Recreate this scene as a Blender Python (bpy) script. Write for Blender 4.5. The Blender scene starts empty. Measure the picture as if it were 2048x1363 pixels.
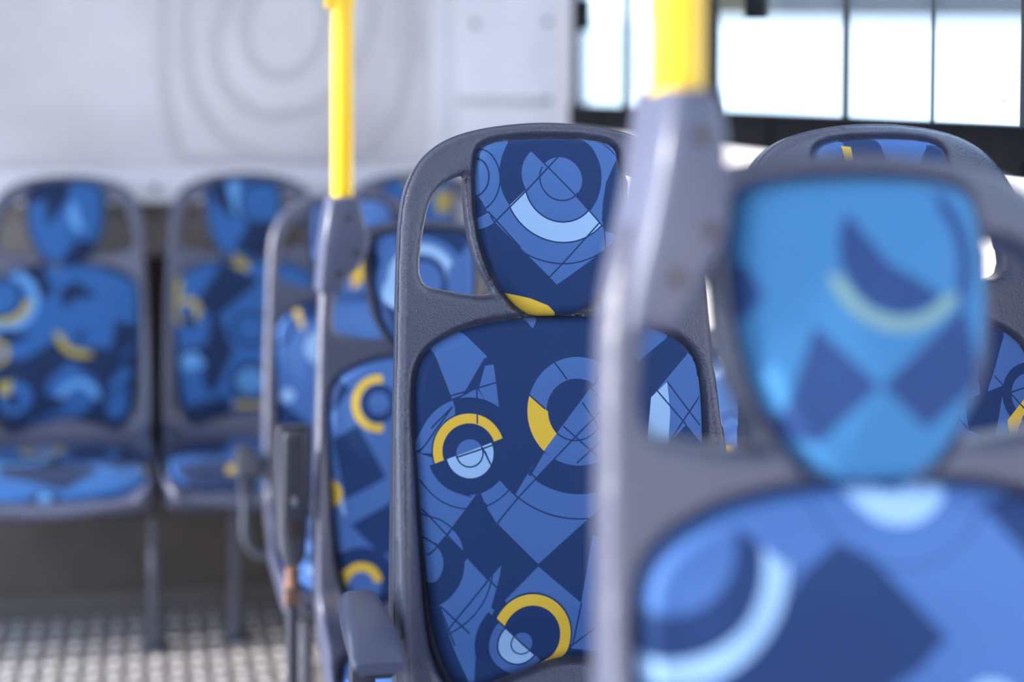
import bpy, math, random
import numpy as np
from mathutils import Vector, Matrix

SC = bpy.context.scene
COL = SC.collection
PI = math.pi
R = math.radians

# ------------------------------------------------------------------ camera, sky, sun, exposure
EYE = 1.56                                  # eye height above the aisle floor
YAW, PITCH, FPX = 7.3, 1.5, 2430.0
cam = bpy.data.cameras.new('camera')
cam.sensor_fit = 'HORIZONTAL'
cam.sensor_width = 36.0
cam.lens = FPX / 2048 * 36.0
cam.shift_x = (1024 - 600) / 2048
cam.shift_y = -(681.5 - (165 + FPX * math.tan(R(PITCH)))) / 2048
cam.clip_start = .02
cam.dof.use_dof = True
cam.dof.focus_distance = 1.71
cam.dof.aperture_fstop = cam.lens / 1000 / .043
cam_ob = bpy.data.objects.new('camera', cam)
cam_ob.location = (0, 0, EYE)
cam_ob.rotation_euler = (R(90 - PITCH), 0, R(-YAW))
COL.objects.link(cam_ob)
SC.camera = cam_ob

world = bpy.data.worlds.new('daylight')
SC.world = world
world.use_nodes = True
wn = world.node_tree
bg = wn.nodes['Background']
geo = wn.nodes.new('ShaderNodeTexCoord')
sepw = wn.nodes.new('ShaderNodeSeparateXYZ')
rampw = wn.nodes.new('ShaderNodeValToRGB')
wn.links.new(geo.outputs['Generated'], sepw.inputs[0])
wn.links.new(sepw.outputs['Z'], rampw.inputs[0])
wn.links.new(rampw.outputs[0], bg.inputs['Color'])
rampw.color_ramp.elements[0].color = (.80, .86, 1.0, 1)
rampw.color_ramp.elements[1].color = (.50, .70, 1.0, 1)
rampw.color_ramp.elements[1].position = .7
bg.inputs['Strength'].default_value = 3.75

sun = bpy.data.lights.new('sun', 'SUN')
sun.energy = 10.0
sun.angle = R(4)
sun.color = (1.0, .95, .88)
sun_ob = bpy.data.objects.new('sun', sun)
sun_ob.rotation_euler = Vector((.95, -.02, -.30)).to_track_quat('-Z', 'Y').to_euler()
COL.objects.link(sun_ob)

vs = SC.view_settings
vs.view_transform = 'Standard'
vs.look = 'None'
vs.gamma = 1
vs.use_curve_mapping = False
vs.exposure = 0.10
try:
    SC.cycles.use_denoising = True
    SC.cycles.max_bounces = 10
    SC.cycles.diffuse_bounces = 6
    SC.cycles.transparent_max_bounces = 12
except Exception:
    pass

# ------------------------------------------------------------------ materials
def lin(r, g, b):
    f = lambda c: (c / 255 / 12.92) if c / 255 <= .04045 else ((c / 255 + .055) / 1.055) ** 2.4
    return (f(r), f(g), f(b), 1)

def mat(name, color, rough=.5, metal=0.0, spec=.5):
    m = bpy.data.materials.new(name)
    m.use_nodes = True
    b = m.node_tree.nodes['Principled BSDF']
    b.inputs['Base Color'].default_value = color if len(color) == 4 else (*color, 1)
    b.inputs['Roughness'].default_value = rough
    b.inputs['Metallic'].default_value = metal
    b.inputs['Specular IOR Level'].default_value = spec
    return m

def add_noise(m, scale, bump=0.0, dist=.001, tint=None, detail=4, voronoi=False, lo=.35, hi=.65):
    nt = m.node_tree
    b = nt.nodes['Principled BSDF']
    tc = nt.nodes.new('ShaderNodeTexCoord')
    if voronoi:
        n = nt.nodes.new('ShaderNodeTexVoronoi'); n.feature = 'SMOOTH_F1'
        n.inputs['Scale'].default_value = scale
        out = n.outputs['Distance']
    else:
        n = nt.nodes.new('ShaderNodeTexNoise')
        n.inputs['Scale'].default_value = scale
        n.inputs['Detail'].default_value = detail
        out = n.outputs['Fac']
    nt.links.new(tc.outputs['Object'], n.inputs['Vector'])
    if bump:
        bp = nt.nodes.new('ShaderNodeBump')
        bp.inputs['Strength'].default_value = bump
        bp.inputs['Distance'].default_value = dist
        if voronoi: bp.invert = True
        nt.links.new(out, bp.inputs['Height'])
        nt.links.new(bp.outputs['Normal'], b.inputs['Normal'])
    if tint:
        rp = nt.nodes.new('ShaderNodeValToRGB')
        rp.color_ramp.elements[0].position = lo
        rp.color_ramp.elements[1].position = hi
        rp.color_ramp.elements[0].color = b.inputs['Base Color'].default_value
        rp.color_ramp.elements[1].color = tint if len(tint) == 4 else (*tint, 1)
        nt.links.new(out, rp.inputs[0])
        nt.links.new(rp.outputs[0], b.inputs['Base Color'])
    return m

M_SHELL = add_noise(mat('grained_grey_plastic', (.070, .077, .128), .32, 0, .7), 430, .8, .0009, voronoi=True)
M_SHELL2 = mat('smooth_grey_plastic', (.088, .100, .165), .30)
add_noise(M_SHELL2, 60, .05, .0005)
M_DARK = add_noise(mat('charcoal_plastic', (.035, .038, .055), .45), 200, .1, .0003)
M_TUBE = add_noise(mat('grey_painted_tube', (.06, .068, .095), .4), 150, .1, .0003)
M_RUST = add_noise(mat('rusty_joint', (.06, .05, .055), .6), 90, .4, .001, tint=(.28, .13, .075))
M_BOLT = add_noise(mat('dark_screw', (.055, .04, .035), .45, .3), 300, .1, .0002)
M_STEEL = add_noise(mat('bright_bolt', (.65, .6, .58), .3, .9), 300, .05, .0002)
M_YEL = add_noise(mat('yellow_paint', (.90, .56, .004), .28), 14, .03, .001)
M_WHITE = add_noise(mat('white_wall_plastic', (.78, .78, .84), .42), 3, .03, .002, tint=(.72, .71, .76))
M_WALLR = add_noise(mat('cream_rear_wall', (.66, .645, .68), .45), 2.2, .04, .002, tint=(.56, .53, .545))
M_RELIEF = add_noise(mat('cream_relief', (.54, .53, .55), .45), 5, .03, .001)
M_PINK = add_noise(mat('off_white_side_panel', (.86, .82, .83), .5), 4, .03, .001)
M_CEIL = add_noise(mat('ceiling_panel', (.70, .70, .72), .5), 3, .03, .001)
M_BLACK = add_noise(mat('black_window_rail', (.004, .004, .006), .65, 0, .15), 30, .05, .001, tint=(.007, .007, .010))
M_RUBBER = add_noise(mat('grey_rubber_seal', (.05, .055, .06), .6), 60, .1, .0005)
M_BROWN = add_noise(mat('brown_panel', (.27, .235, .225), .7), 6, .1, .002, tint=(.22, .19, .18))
M_BROWN_SHADE = add_noise(mat('shaded_brown_recess', (.035, .024, .020), .8), 6, .1, .002, tint=(.028, .018, .014))  # brown darkened to paint in the shadowed recess behind the rear seats
M_RISER = add_noise(mat('riser_lining', (.075, .063, .055), .7), 8, .1, .002, tint=(.055, .047, .04))
M_KICK = add_noise(mat('metal_kick_strip', (.11, .10, .10), .5, .3), 40, .2, .001)
M_CONC = add_noise(mat('pale_concrete', (.78, .76, .72), .9), .7, .1, .01, tint=(.70, .69, .66))
M_BWALL = add_noise(mat('white_render', (.85, .85, .85), .9), .5, .1, .01, tint=(.80, .80, .80))
M_GWALL = add_noise(mat('grey_cladding', (.11, .11, .125), .8), .4, .1, .01, tint=(.09, .09, .10))
M_LEAF = add_noise(mat('tree_leaves', (.045, .07, .02), .8), 3, .4, .05, tint=(.10, .045, .03))
M_BARK = add_noise(mat('bark', (.09, .06, .04), .9), 9, .5, .02)
M_INK = mat('frosted_glass_ink', (.10, .13, .15), .6)

# window glass: mostly clear sheet with a faint reflection
M_GLASS = bpy.data.materials.new('window_glass'); M_GLASS.use_nodes = True
nt = M_GLASS.node_tree; nt.nodes.clear()
o_ = nt.nodes.new('ShaderNodeOutputMaterial'); mx = nt.nodes.new('ShaderNodeMixShader')
tr = nt.nodes.new('ShaderNodeBsdfTransparent'); gl = nt.nodes.new('ShaderNodeBsdfGlossy')
fr = nt.nodes.new('ShaderNodeValue'); fr.outputs[0].default_value = .05
tr.inputs['Color'].default_value = (.90, .95, .96, 1); gl.inputs['Roughness'].default_value = .03
nt.links.new(fr.outputs[0], mx.inputs[0]); nt.links.new(tr.outputs[0], mx.inputs[1])
nt.links.new(gl.outputs[0], mx.inputs[2]); nt.links.new(mx.outputs[0], o_.inputs[0])

# aluminium tread plate: rows of raised bars, every other one turned a quarter
M_FLOOR = mat('aluminium_tread_plate', (.62, .60, .62), .42, .1)
nt = M_FLOOR.node_tree
b_ = nt.nodes['Principled BSDF']
tc = nt.nodes.new('ShaderNodeTexCoord')
def nmath(nt, op, a, b=None, c=None):
    n = nt.nodes.new('ShaderNodeMath'); n.operation = op
    for i, v in enumerate((a, b, c)):
        if v is None: continue
        if isinstance(v, (int, float)): n.inputs[i].default_value = v
        else: nt.links.new(v, n.inputs[i])
    return n.outputs[0]
sx = nt.nodes.new('ShaderNodeSeparateXYZ'); nt.links.new(tc.outputs['Object'], sx.inputs[0])
P_ = .056
ux = nmath(nt, 'DIVIDE', sx.outputs[0], P_); uy = nmath(nt, 'DIVIDE', sx.outputs[1], P_)
fx = nmath(nt, 'SUBTRACT', nmath(nt, 'FRACT', ux), .5); fy = nmath(nt, 'SUBTRACT', nmath(nt, 'FRACT', uy), .5)
par = nmath(nt, 'MODULO', nmath(nt, 'ABSOLUTE', nmath(nt, 'ADD', nmath(nt, 'FLOOR', ux), nmath(nt, 'FLOOR', uy))), 2.0)
def bar(a, b):
    return nmath(nt, 'SUBTRACT', 1.0, nmath(nt, 'ADD', nmath(nt, 'POWER', nmath(nt, 'DIVIDE', nmath(nt, 'ABSOLUTE', a), .46), 2.0), nmath(nt, 'POWER', nmath(nt, 'DIVIDE', nmath(nt, 'ABSOLUTE', b), .17), 2.0)))
h1 = bar(fx, fy); h2 = bar(fy, fx)
hh = nmath(nt, 'ADD', nmath(nt, 'MULTIPLY', h1, par), nmath(nt, 'MULTIPLY', h2, nmath(nt, 'SUBTRACT', 1.0, par)))
hh = nmath(nt, 'MINIMUM', nmath(nt, 'MAXIMUM', hh, 0.0), .5)
bp = nt.nodes.new('ShaderNodeBump'); bp.inputs['Distance'].default_value = .012; bp.inputs['Strength'].default_value = 1
nt.links.new(hh, bp.inputs['Height']); nt.links.new(bp.outputs[0], b_.inputs['Normal'])
rp = nt.nodes.new('ShaderNodeValToRGB'); nt.links.new(hh, rp.inputs[0])
rp.color_ramp.elements[0].color = (.20, .18, .18, 1); rp.color_ramp.elements[1].color = (.95, .93, .94, 1)
rp.color_ramp.elements[1].position = .35
nt.links.new(rp.outputs[0], b_.inputs['Base Color'])

# ------------------------------------------------------------------ printed fabric
# printed motifs of each cushion: metres across (x) and down (s) the seat; 0 navy, 1 mid blue, 2 pale blue, 3 yellow
PATTERNS = {}
PATTERNS['rear_seat'] = [
  (0,'p',[(-.0277,.7706),(.1381,.7933),(.2209,1.0196),(.1575,1.0985),(-.0002,.9892)],[]),
  (0,'p',[(-.1538,.9905),(.0114,.9682),(.1075,1.1128),(.0266,1.2236),(-.1399,1.1205)],[]),
  (3,'c',(-.051,.9135,.0597,.0425),[(-1,0,.02)]),
  (2,'c',(-.0402,.882,.0187,0),[]),
  (2,'c',(-.1064,.9521,.0943,.0707),[(0,1,-.98)]),
  (3,'c',(-.0205,1.2672,.0597,.043),[(0,-1,1.17)]),
  (0,'c',(-.0205,1.2672,.043,0),[]),
  (2,'c',(-.0211,1.2595,.0239,0),[]),
  (3,'p',[(.1174,.7905),(.1414,.8189),(.147,.8933),(.1262,.8662)],[]),
  (3,'p',[(.208,1.0401),(.2337,1.0657),(.2309,1.1297),(.2133,1.1061)],[]),
  (1,'c',(.0769,.9772,.0786,.0589),[]),
  (0,'p',[(.1679,.9435),(.2339,1.0213),(.2209,1.0857),(.1695,1.0569)],[]),
]
PATTERNS['corner_seat'] = [
  (0,'p',[(-.22,.809),(-.0401,.8337),(-.0941,1.0429),(-.2107,1.0041)],[]),
  (0,'p',[(-.2192,1.0924),(-.0695,1.0688),(-.0068,1.2473),(-.1795,1.2436)],[]),
  (2,'c',(.0014,.8394,.0194,0),[]),
  (3,'p',[(-.0787,1.1116),(-.0532,1.1151),(-.064,1.1777),(-.0865,1.1746)],[]),
  (0,'c',(.0014,.8394,.0554,.0332),[]),
]
PATTERNS['main_head'] = [
  (1,'p',[(-.1237,.0023),(.1223,.0034),(.1078,.2884),(-.1331,.2822)],[]),
  (0,'c',(-.0041,.0728,.0736,0),[]),
  (1,'c',(-.0033,.0728,.0432,0),[(-.739,.674,-.0471)]),
  (1,'c',(.0094,.0778,.0305,0),[]),
  (1,'c',(.0098,.0855,.1239,0),[(.675,.738,-.04),(-.739,.674,-.0471)]),
  (2,'c',(.0098,.0855,.08,.0524),[(.675,.738,-.04),(-.739,.674,-.0471)]),
  (0,'c',(.0098,.0855,.0535,.0513),[(.675,.738,-.04),(-.739,.674,-.0471)]),
  (0,'c',(.0098,.0855,.0818,.0797),[(.675,.738,-.04),(-.739,.674,-.0471)]),
  (0,'p',[(-.1219,.1574),(-.0862,.1367),(-.0837,.27),(-.1327,.2688)],[]),
  (0,'p',[(-.0862,.1367),(-.0402,.1847),(-.0021,.2237),(-.0276,.2782),(-.091,.2766)],[]),
  (0,'p',[(-.0021,.2237),(.0662,.1798),(.1148,.1508),(.1082,.2816),(-.0347,.278)],[]),
  (0,'p',[(.1098,.0317),(.0887,.0597),(.0758,.0841),(.0694,.1119),(.0668,.1362),(.0711,.1515),(.1141,.1647)],[]),
  (0,'p',[(-.1056,.0959),(-.0953,.1229),(-.1084,.1337)],[]),
  (3,'p',[(-.0718,.2338),(-.0389,.242),(-.0145,.252),(.0033,.2681),(-.0418,.2778),(-.0659,.2637)],[]),
  (0,'l',[(-.0866,.1367),(.0094,.0457)],[]),
  (0,'l',[(-.0306,.0363),(.0706,.1473)],[]),
  (0,'l',[(.0638,.1389),(-.0128,.2133)],[]),
  (0,'l',[(-.0952,.1215),(-.0517,.1722)],[]),
  (0,'c',(.0094,.0778,.0315,.0294),[(-.604,.797,-.058)]),
  (0,'c',(.0098,.0855,.1108,.1087),[(-.014,1,-.1283)]),
  (0,'c',(-.1297,.075,.0541,.052),[(-.005,1,-.0099),(.014,-1,.1283)]),
  (0,'c',(-.1296,.0716,.0387,.0366),[]),
  (0,'l',[(.0697,.1362),(.0713,.1778)],[]),
  (0,'l',[(.0701,.0208),(.098,.0492)],[]),
]
PATTERNS['main_back'] = [
  (1,'p',[(-.1813,.2997),(-.1867,.2949),(-.1513,.2756),(-.1362,.2848),(-.103,.3186),(-.1389,.3677),(-.1551,.3732)],[]),
  (1,'p',[(-.1069,.3313),(-.0949,.3296),(-.0901,.3887),(-.1072,.3794),(-.1178,.3611)],[]),
  (1,'p',[(-.1205,.3603),(-.1072,.3794),(-.1231,.3749),(-.144,.3722)],[]),
  (1,'c',(-.1338,.4428,.0703,.0513),[(-.966,.258,-.2459),(.038,-.999,.4508)]),
  (1,'p',[(-.215,.4398),(-.217,.5114),(-.1987,.5833),(-.1797,.563),(-.1434,.5224),(-.1226,.4985),(-.1575,.4682),(-.181,.4509)],[]),
  (1,'p',[(-.1198,.4992),(-.0942,.4819),(-.068,.506),(-.0984,.54),(-.1135,.5152)],[]),
  (1,'p',[(-.0971,.5401),(-.0429,.5948),(.0392,.5317),(.0806,.4843),(-.0461,.466)],[]),
  (1,'p',[(.1269,.3783),(.1847,.3219),(.2115,.3399),(.1975,.5825),(.1044,.5782)],[]),
  (1,'p',[(.08,.2746),(.1491,.2763),(.1626,.2959),(.0947,.3433),(.0774,.3292)],[]),
  (0,'c',(.0226,.3958,.1106,0),[(.763,.647,-.2672)]),
  (1,'c',(.0226,.3958,.0726,0),[]),
  (0,'c',(.0205,.3957,.0435,0),[(-.763,-.647,.2672)]),
  (3,'c',(.0226,.3958,.0726,.0435),[(-.763,-.647,.2672),(-.669,.743,-.3075)]),
  (1,'p',[(-.0285,.4494),(-.0134,.4586),(-.0673,.5073)],[]),
  (0,'c',(-.1338,.4428,.0709,0),[(-.315,-.949,.3783),(.999,.033,.1387)]),
  (0,'c',(-.1338,.4428,.0574,0),[(.302,.953,-.3816)]),
  (0,'c',(-.1338,.4428,.0513,0),[(-.302,-.953,.3816)]),
  (3,'c',(-.1338,.4428,.0493,.0365),[(-.302,-.953,.3816)]),
  (2,'c',(-.1325,.4461,.0324,0),[(.302,.953,-.3816)]),
  (1,'c',(-.1332,.4455,.0182,0),[(-.302,-.953,.3816)]),
  (0,'c',(-.1332,.4455,.0193,.0172),[(.302,.953,-.3816)]),
  (2,'p',[(.1254,.3802),(.1504,.3599),(.1525,.4022),(.1474,.4432),(.1141,.4588)],[]),
  (0,'p',[(.1474,.4432),(.1756,.4192),(.2048,.4555),(.1459,.4701)],[]),
  (1,'p',[(-.1698,.5518),(-.1599,.5431),(-.1507,.5546),(-.1457,.5717)],[]),
  (1,'p',[(-.1413,.5822),(-.1142,.612),(-.136,.6475),(-.1808,.6426)],[]),
  (1,'p',[(-.1142,.612),(-.0949,.5935),(-.0975,.6076),(-.1083,.6393),(-.136,.6475)],[]),
  (1,'p',[(-.1083,.6393),(-.1143,.6551),(-.1418,.6785),(-.1634,.6945),(-.1808,.6426),(-.136,.6475)],[]),
  (0,'c',(-.2036,.587,.0588,.0304),[(-.449,.894,-.5837)]),
  (1,'c',(-.2036,.587,.0304,0),[]),
  (1,'p',[(-.1634,.6945),(-.1418,.6785),(-.1106,.6469),(-.1066,.6504),(-.1307,.6925),(-.1366,.7462),(-.1448,.7457)],[]),
  (1,'p',[(-.0431,.598),(.0148,.6483),(.0033,.7033),(-.0555,.7),(-.0911,.6389)],[]),
  (1,'p',[(.0343,.5611),(.0832,.5739),(.1903,.5822),(.1812,.7394),(.0016,.7096),(.0148,.6483)],[]),
  (0,'c',(-.0733,.6977,.061,.0411),[(-.699,.715,-.5462)]),
  (1,'c',(-.0733,.6977,.0411,0),[(-.699,.715,-.5462)]),
  (2,'c',(-.0733,.6977,.0278,0),[(-.699,.715,-.5462)]),
  (0,'c',(-.0733,.6977,.0302,.0282),[(-.699,.715,-.5462)]),
  (0,'c',(-.055,.6885,.0578,0),[(.699,-.715,.5462)]),
  (3,'c',(-.0551,.6891,.0558,.0412),[(.699,-.715,.5462)]),
  (1,'c',(-.0678,.6974,.0146,0),[(.699,-.715,.5462)]),
  (0,'c',(-.0678,.6974,.0162,.0143),[(-.699,.715,-.5462)]),
  (1,'p',[(-.05,.2612),(-.0194,.2619),(-.0352,.2833)],[]),
  (0,'l',[(-.1847,.4113),(-.1548,.3838)],[]),
  (0,'l',[(-.1564,.3692),(-.093,.3538)],[]),
  (0,'l',[(-.1206,.361),(-.1215,.4075)],[]),
  (0,'l',[(-.1059,.3212),(-.1404,.3697)],[]),
  (0,'l',[(-.1548,.3838),(-.2028,.4448)],[]),
  (0,'l',[(-.1156,.4389),(-.1046,.4617)],[]),
  (0,'l',[(-.1521,.4507),(-.1002,.4361)],[]),
  (0,'l',[(-.0086,.3287),(.0082,.3529)],[]),
  (0,'l',[(-.0479,.3706),(-.0247,.3915)],[]),
  (0,'l',[(-.0002,.4151),(.0476,.4583)],[]),
  (0,'l',[(.0533,.3968),(-.0148,.4586)],[]),
  (0,'l',[(.0282,.3839),(.0574,.4306)],[]),
  (0,'l',[(.0536,.4358),(.0167,.4651)],[]),
  (0,'l',[(-.0148,.4586),(-.068,.5073)],[]),
  (0,'l',[(-.0486,.4758),(-.0405,.4834)],[]),
  (0,'l',[(.0602,.3423),(.0427,.3641)],[]),
  (0,'c',(.0176,.3963,.0397,.0376),[(.763,.647,-.2672)]),
  (0,'c',(.0226,.3958,.1441,.142),[(-.037,.999,-.4475)]),
  (0,'c',(-.1338,.4428,.0767,.0747),[(-.04,.999,-.4873)]),
  (0,'c',(-.1204,.4354,.0687,.0667),[(-.597,.803,-.4826)]),
  (0,'l',[(-.1254,.5003),(-.1677,.5525)],[]),
  (0,'l',[(-.1677,.5525),(-.1931,.5778)],[]),
  (0,'l',[(-.1254,.5003),(-.1107,.5166)],[]),
  (0,'l',[(-.1981,.5181),(-.1008,.623)],[]),
  (0,'l',[(-.068,.5073),(-.0984,.5387)],[]),
  (0,'l',[(-.068,.5073),(-.0887,.4841)],[]),
  (0,'c',(-.2036,.587,.0631,.0611),[(.047,-.999,.5792)]),
  (0,'c',(-.2036,.587,.0987,.0967),[(-.049,.999,-.6052)]),
  (0,'l',[(-.1134,.6114),(-.178,.6829)],[]),
  (0,'l',[(-.1788,.6427),(-.1405,.6792)],[]),
  (0,'l',[(-.1801,.6426),(-.1607,.694)],[]),
  (0,'l',[(.0155,.6484),(.0039,.704)],[]),
  (0,'l',[(.0342,.6831),(-.0026,.7094)],[]),
  (0,'l',[(-.1089,.6573),(-.0506,.7143)],[]),
  (0,'l',[(.1504,.3599),(.1959,.4213)],[]),
  (0,'l',[(.1229,.3577),(.1756,.4192)],[]),
  (0,'l',[(.1982,.3805),(.1474,.4432)],[]),
]
PATTERNS['near_head'] = [
  (0,'c',(.0203,.081,.0498,0),[(-.825,.566,-.0413)]),
  (0,'c',(.0203,.081,.0498,0),[(-.514,.858,-.0707)]),
  (3,'c',(.0203,.081,.0633,.0523),[(-.174,.985,-.1027)]),
  (0,'c',(.0089,.0868,.0778,.0652),[(.991,-.132,-.0556)]),
  (0,'p',[(-.0532,.1376),(-.004,.1872),(-.0534,.2317),(-.0868,.2266)],[]),
  (0,'p',[(.0763,.1246),(-.0022,.1873),(.0374,.2233),(.0887,.1853)],[]),
  (0,'p',[(-.103,.0848),(-.0921,.1128),(-.1065,.1402),(-.1177,.1162)],[]),
]
PATTERNS['near_back'] = [
  (0,'p',[(-.0713,.3292),(-.0402,.3096),(-.0154,.3204),(.0476,.3929),(-.0368,.4371),(-.1604,.4294)],[]),
  (0,'c',(-.1804,.3125,.1002,0),[]),
  (2,'c',(-.1804,.3125,.0975,.0771),[]),
  (0,'c',(-.1804,.3125,.0771,0),[]),
  (1,'c',(-.1798,.3012,.0552,0),[]),
  (1,'p',[(-.211,.2312),(-.0222,.2383),(-.0878,.3246),(-.0956,.3166),(-.1195,.2963),(-.2139,.2883)],[]),
  (1,'c',(-.18,.305,.0512,0),[]),
  (2,'c',(.0156,.2535,.0462,.0206),[]),
  (0,'p',[(.0829,.2858),(.1736,.2697),(.1651,.3566),(.1218,.3348)],[]),
  (0,'c',(.0156,.2535,.0785,.0768),[]),
  (2,'c',(.0735,.444,.0242,0),[]),
  (1,'c',(.0735,.444,.0646,.0242),[]),
]
PATTERNS['third_head'] = [
  (1,'c',(-.0084,.1211,.092,0),[(-.34,-.94,.1269)]),
  (2,'c',(-.0083,.116,.0716,.0511),[(-.177,-.984,.1211)]),
  (0,'c',(-.0084,.1211,.0511,.0409),[]),
  (1,'c',(-.0084,.1211,.0409,0),[]),
  (2,'c',(-.0556,.1402,.0346,0),[]),
  (1,'p',[(.0444,.0969),(.1041,.037),(.1358,.0375),(.1299,.1997),(.0418,.1775)],[]),
  (1,'p',[(-.1144,.0233),(-.0524,.0243),(-.0853,.0944)],[]),
]
PATTERNS['third_back'] = [
  (0,'p',[(-.1984,.4284),(-.1472,.4009),(-.0919,.5054),(-.1758,.5455)],[]),
  (3,'c',(-.1035,.3612,.0561,.0401),[(-1,-.026,-.086)]),
  (0,'c',(-.1035,.3612,.0381,.022),[]),
  (1,'c',(-.1035,.3612,.02,0),[]),
  (3,'c',(-.2106,.5344,.0295,.0137),[]),
  (0,'p',[(-.1668,.594),(-.0748,.5498),(-.0673,.6466),(-.1079,.6543)],[]),
  (0,'c',(-.1474,.7096,.0721,.0409),[]),
  (3,'c',(-.1474,.7096,.0429,.0253),[(-.095,-.995,.6929)]),
  (1,'c',(-.1475,.7143,.0214,0),[]),
  (0,'p',[(-.2232,.408),(-.1609,.3318),(-.2006,.2912),(-.2321,.3491)],[]),
  (0,'c',(.0181,.5147,.0601,.03),[]),
  (2,'p',[(-.1858,.5451),(-.1798,.5453),(-.1764,.5744),(-.1824,.5741)],[]),
]
PATTERNS['side_head'] = [
  (0,'p',[(-.0579,.0144),(-.0114,.0146),(.0002,.0655),(-.077,.0648)],[]),
  (3,'p',[(-.0683,.0302),(-.0546,.0318),(-.0534,.0578),(-.0672,.0577)],[]),
  (0,'p',[(.0655,.0297),(.1128,.03),(.1097,.0665),(.0475,.0587)],[]),
  (0,'c',(.0034,.1232,.0447,.0149),[]),
]
PATTERNS['side_back'] = [
  (0,'p',[(.1376,.2834),(.1651,.302),(.122,.3894),(.1106,.3679)],[]),
  (0,'p',[(.1149,.3185),(.1526,.2909),(.1244,.3895),(.1136,.3961)],[]),
  (0,'p',[(.1529,.3762),(.0888,.3953),(.093,.4375),(.1305,.4528)],[]),
  (2,'c',(.0414,.4078,.0293,0),[]),
  (0,'c',(.1947,.3917,.0462,.0313),[]),
  (3,'c',(.1911,.4304,.0371,.0149),[(.691,.722,-.4137)]),
  (0,'c',(.1922,.4445,.0223,0),[]),
  (0,'l',[(.1384,.3631),(.1849,.4126)],[]),
  (0,'l',[(.0486,.415),(.1878,.3809)],[]),
  (0,'l',[(.058,.3943),(.093,.4375)],[]),
  (0,'c',(.0261,.4073,.0559,.0537),[]),
  (0,'p',[(-.0768,.3552),(.0021,.3224),(.0064,.4621),(-.0868,.4929)],[]),
  (1,'c',(-.0519,.5285,.043,.0215),[]),
  (3,'c',(-.0943,.5944,.0425,.0283),[]),
]
PATTERNS['rear_head'] = [
  (0,'p',[(-.0622,.0148),(.0125,.0155),(.0053,.0732),(-.054,.1556)],[]),
  (0,'p',[(-.1144,.0036),(-.0175,.0046),(-.0619,.0724),(-.1064,.087)],[]),
  (2,'p',[(.0127,.0764),(.0307,.0887),(.0504,.1647),(.028,.1674),(.007,.1339)],[]),
  (0,'c',(.0727,.0741,.0605,.0393),[(-.566,.824,-.0782)]),
  (0,'p',[(-.0163,.2614),(.0281,.1946),(.0729,.1953),(.088,.2634)],[]),
]
PATTERNS['rear_back'] = [
  (0,'p',[(-.1356,.2668),(-.0462,.3732),(-.0832,.3575),(-.128,.2894)],[]),
  (0,'p',[(-.1207,.282),(-.069,.2605),(-.0315,.3437),(-.0536,.3701)],[]),
  (2,'c',(-.1642,.3705,.0916,.065),[]),
  (3,'c',(-.1642,.3705,.0709,.0502),[(.3,.954,-.3231)]),
  (0,'c',(-.1789,.3628,.062,.0502),[]),
  (3,'p',[(-.0691,.2455),(-.0096,.2511),(-.0095,.2767),(-.0616,.2712)],[]),
  (0,'p',[(.0876,.2559),(.208,.2884),(.1958,.3214),(.0726,.2707)],[]),
  (0,'p',[(-.0167,.344),(.0279,.3149),(.0877,.3612),(-.0014,.4338)],[]),
  (0,'p',[(-.1708,.4519),(-.0899,.4732),(-.1483,.5041),(-.1924,.4882)],[]),
  (0,'p',[(.1401,.4373),(.2,.4538),(.1849,.528),(.1251,.5412)],[]),
  (0,'p',[(-.1041,.5422),(-.0308,.4925),(.1475,.527),(.1773,.5724),(.088,.6437),(-.1027,.7399)],[]),
  (0,'p',[(-.1918,.547),(-.1041,.5422),(-.1026,.7544),(-.1753,.7518)],[]),
  (0,'p',[(.0584,.6133),(.1924,.5282),(.1949,.765),(.0292,.7591)],[]),
  (1,'c',(.058,.4428,.0745,0),[]),
  (3,'c',(.0506,.4649,.0803,.0595),[(-.569,.822,-.3981)]),
  (1,'c',(.058,.4428,.0655,0),[]),
  (0,'c',(.0432,.4826,.0149,0),[]),
  (3,'c',(-.192,.525,.0381,.0234),[]),
  (1,'c',(-.1398,.6584,.0496,0),[]),
  (3,'p',[(-.1839,.6132),(-.1446,.6071),(-.1501,.6435),(-.1792,.6499)],[]),
  (0,'c',(-.1426,.6657,.0204,0),[]),
  (1,'p',[(.0138,.5559),(.088,.6142),(.0955,.6734),(-.052,.654),(-.0479,.6101)],[]),
  (2,'c',(.0363,.6715,.0618,.0383),[(.032,-.999,.6626)]),
  (1,'c',(.0364,.6788,.0353,0),[]),
  (1,'p',[(.1624,.572),(.1952,.5952),(.1251,.6596),(.1177,.6299)],[]),
  (1,'p',[(.1103,.6739),(.1773,.6317),(.1741,.7349),(.1251,.7332)],[]),
]
PATTERNS['corner_head'] = [
  (2,'p',[(-.0536,.0234),(-.0179,.0237),(-.0007,.1321),(-.0314,.1163)],[]),
  (0,'p',[(-.1,.0229),(-.0536,.0234),(-.0318,.1471),(-.0928,.0847)],[]),
  (1,'c',(.0542,.0942,.0621,0),[]),
  (0,'c',(.0542,.0942,.0745,.0621),[]),
  (0,'p',[(-.0329,.2391),(.0146,.1477),(.1079,.1491),(.0749,.2716)],[]),
  (3,'p',[(-.033,.2467),(.013,.2705),(-.0028,.3007),(-.0409,.2695)],[]),
]
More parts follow.
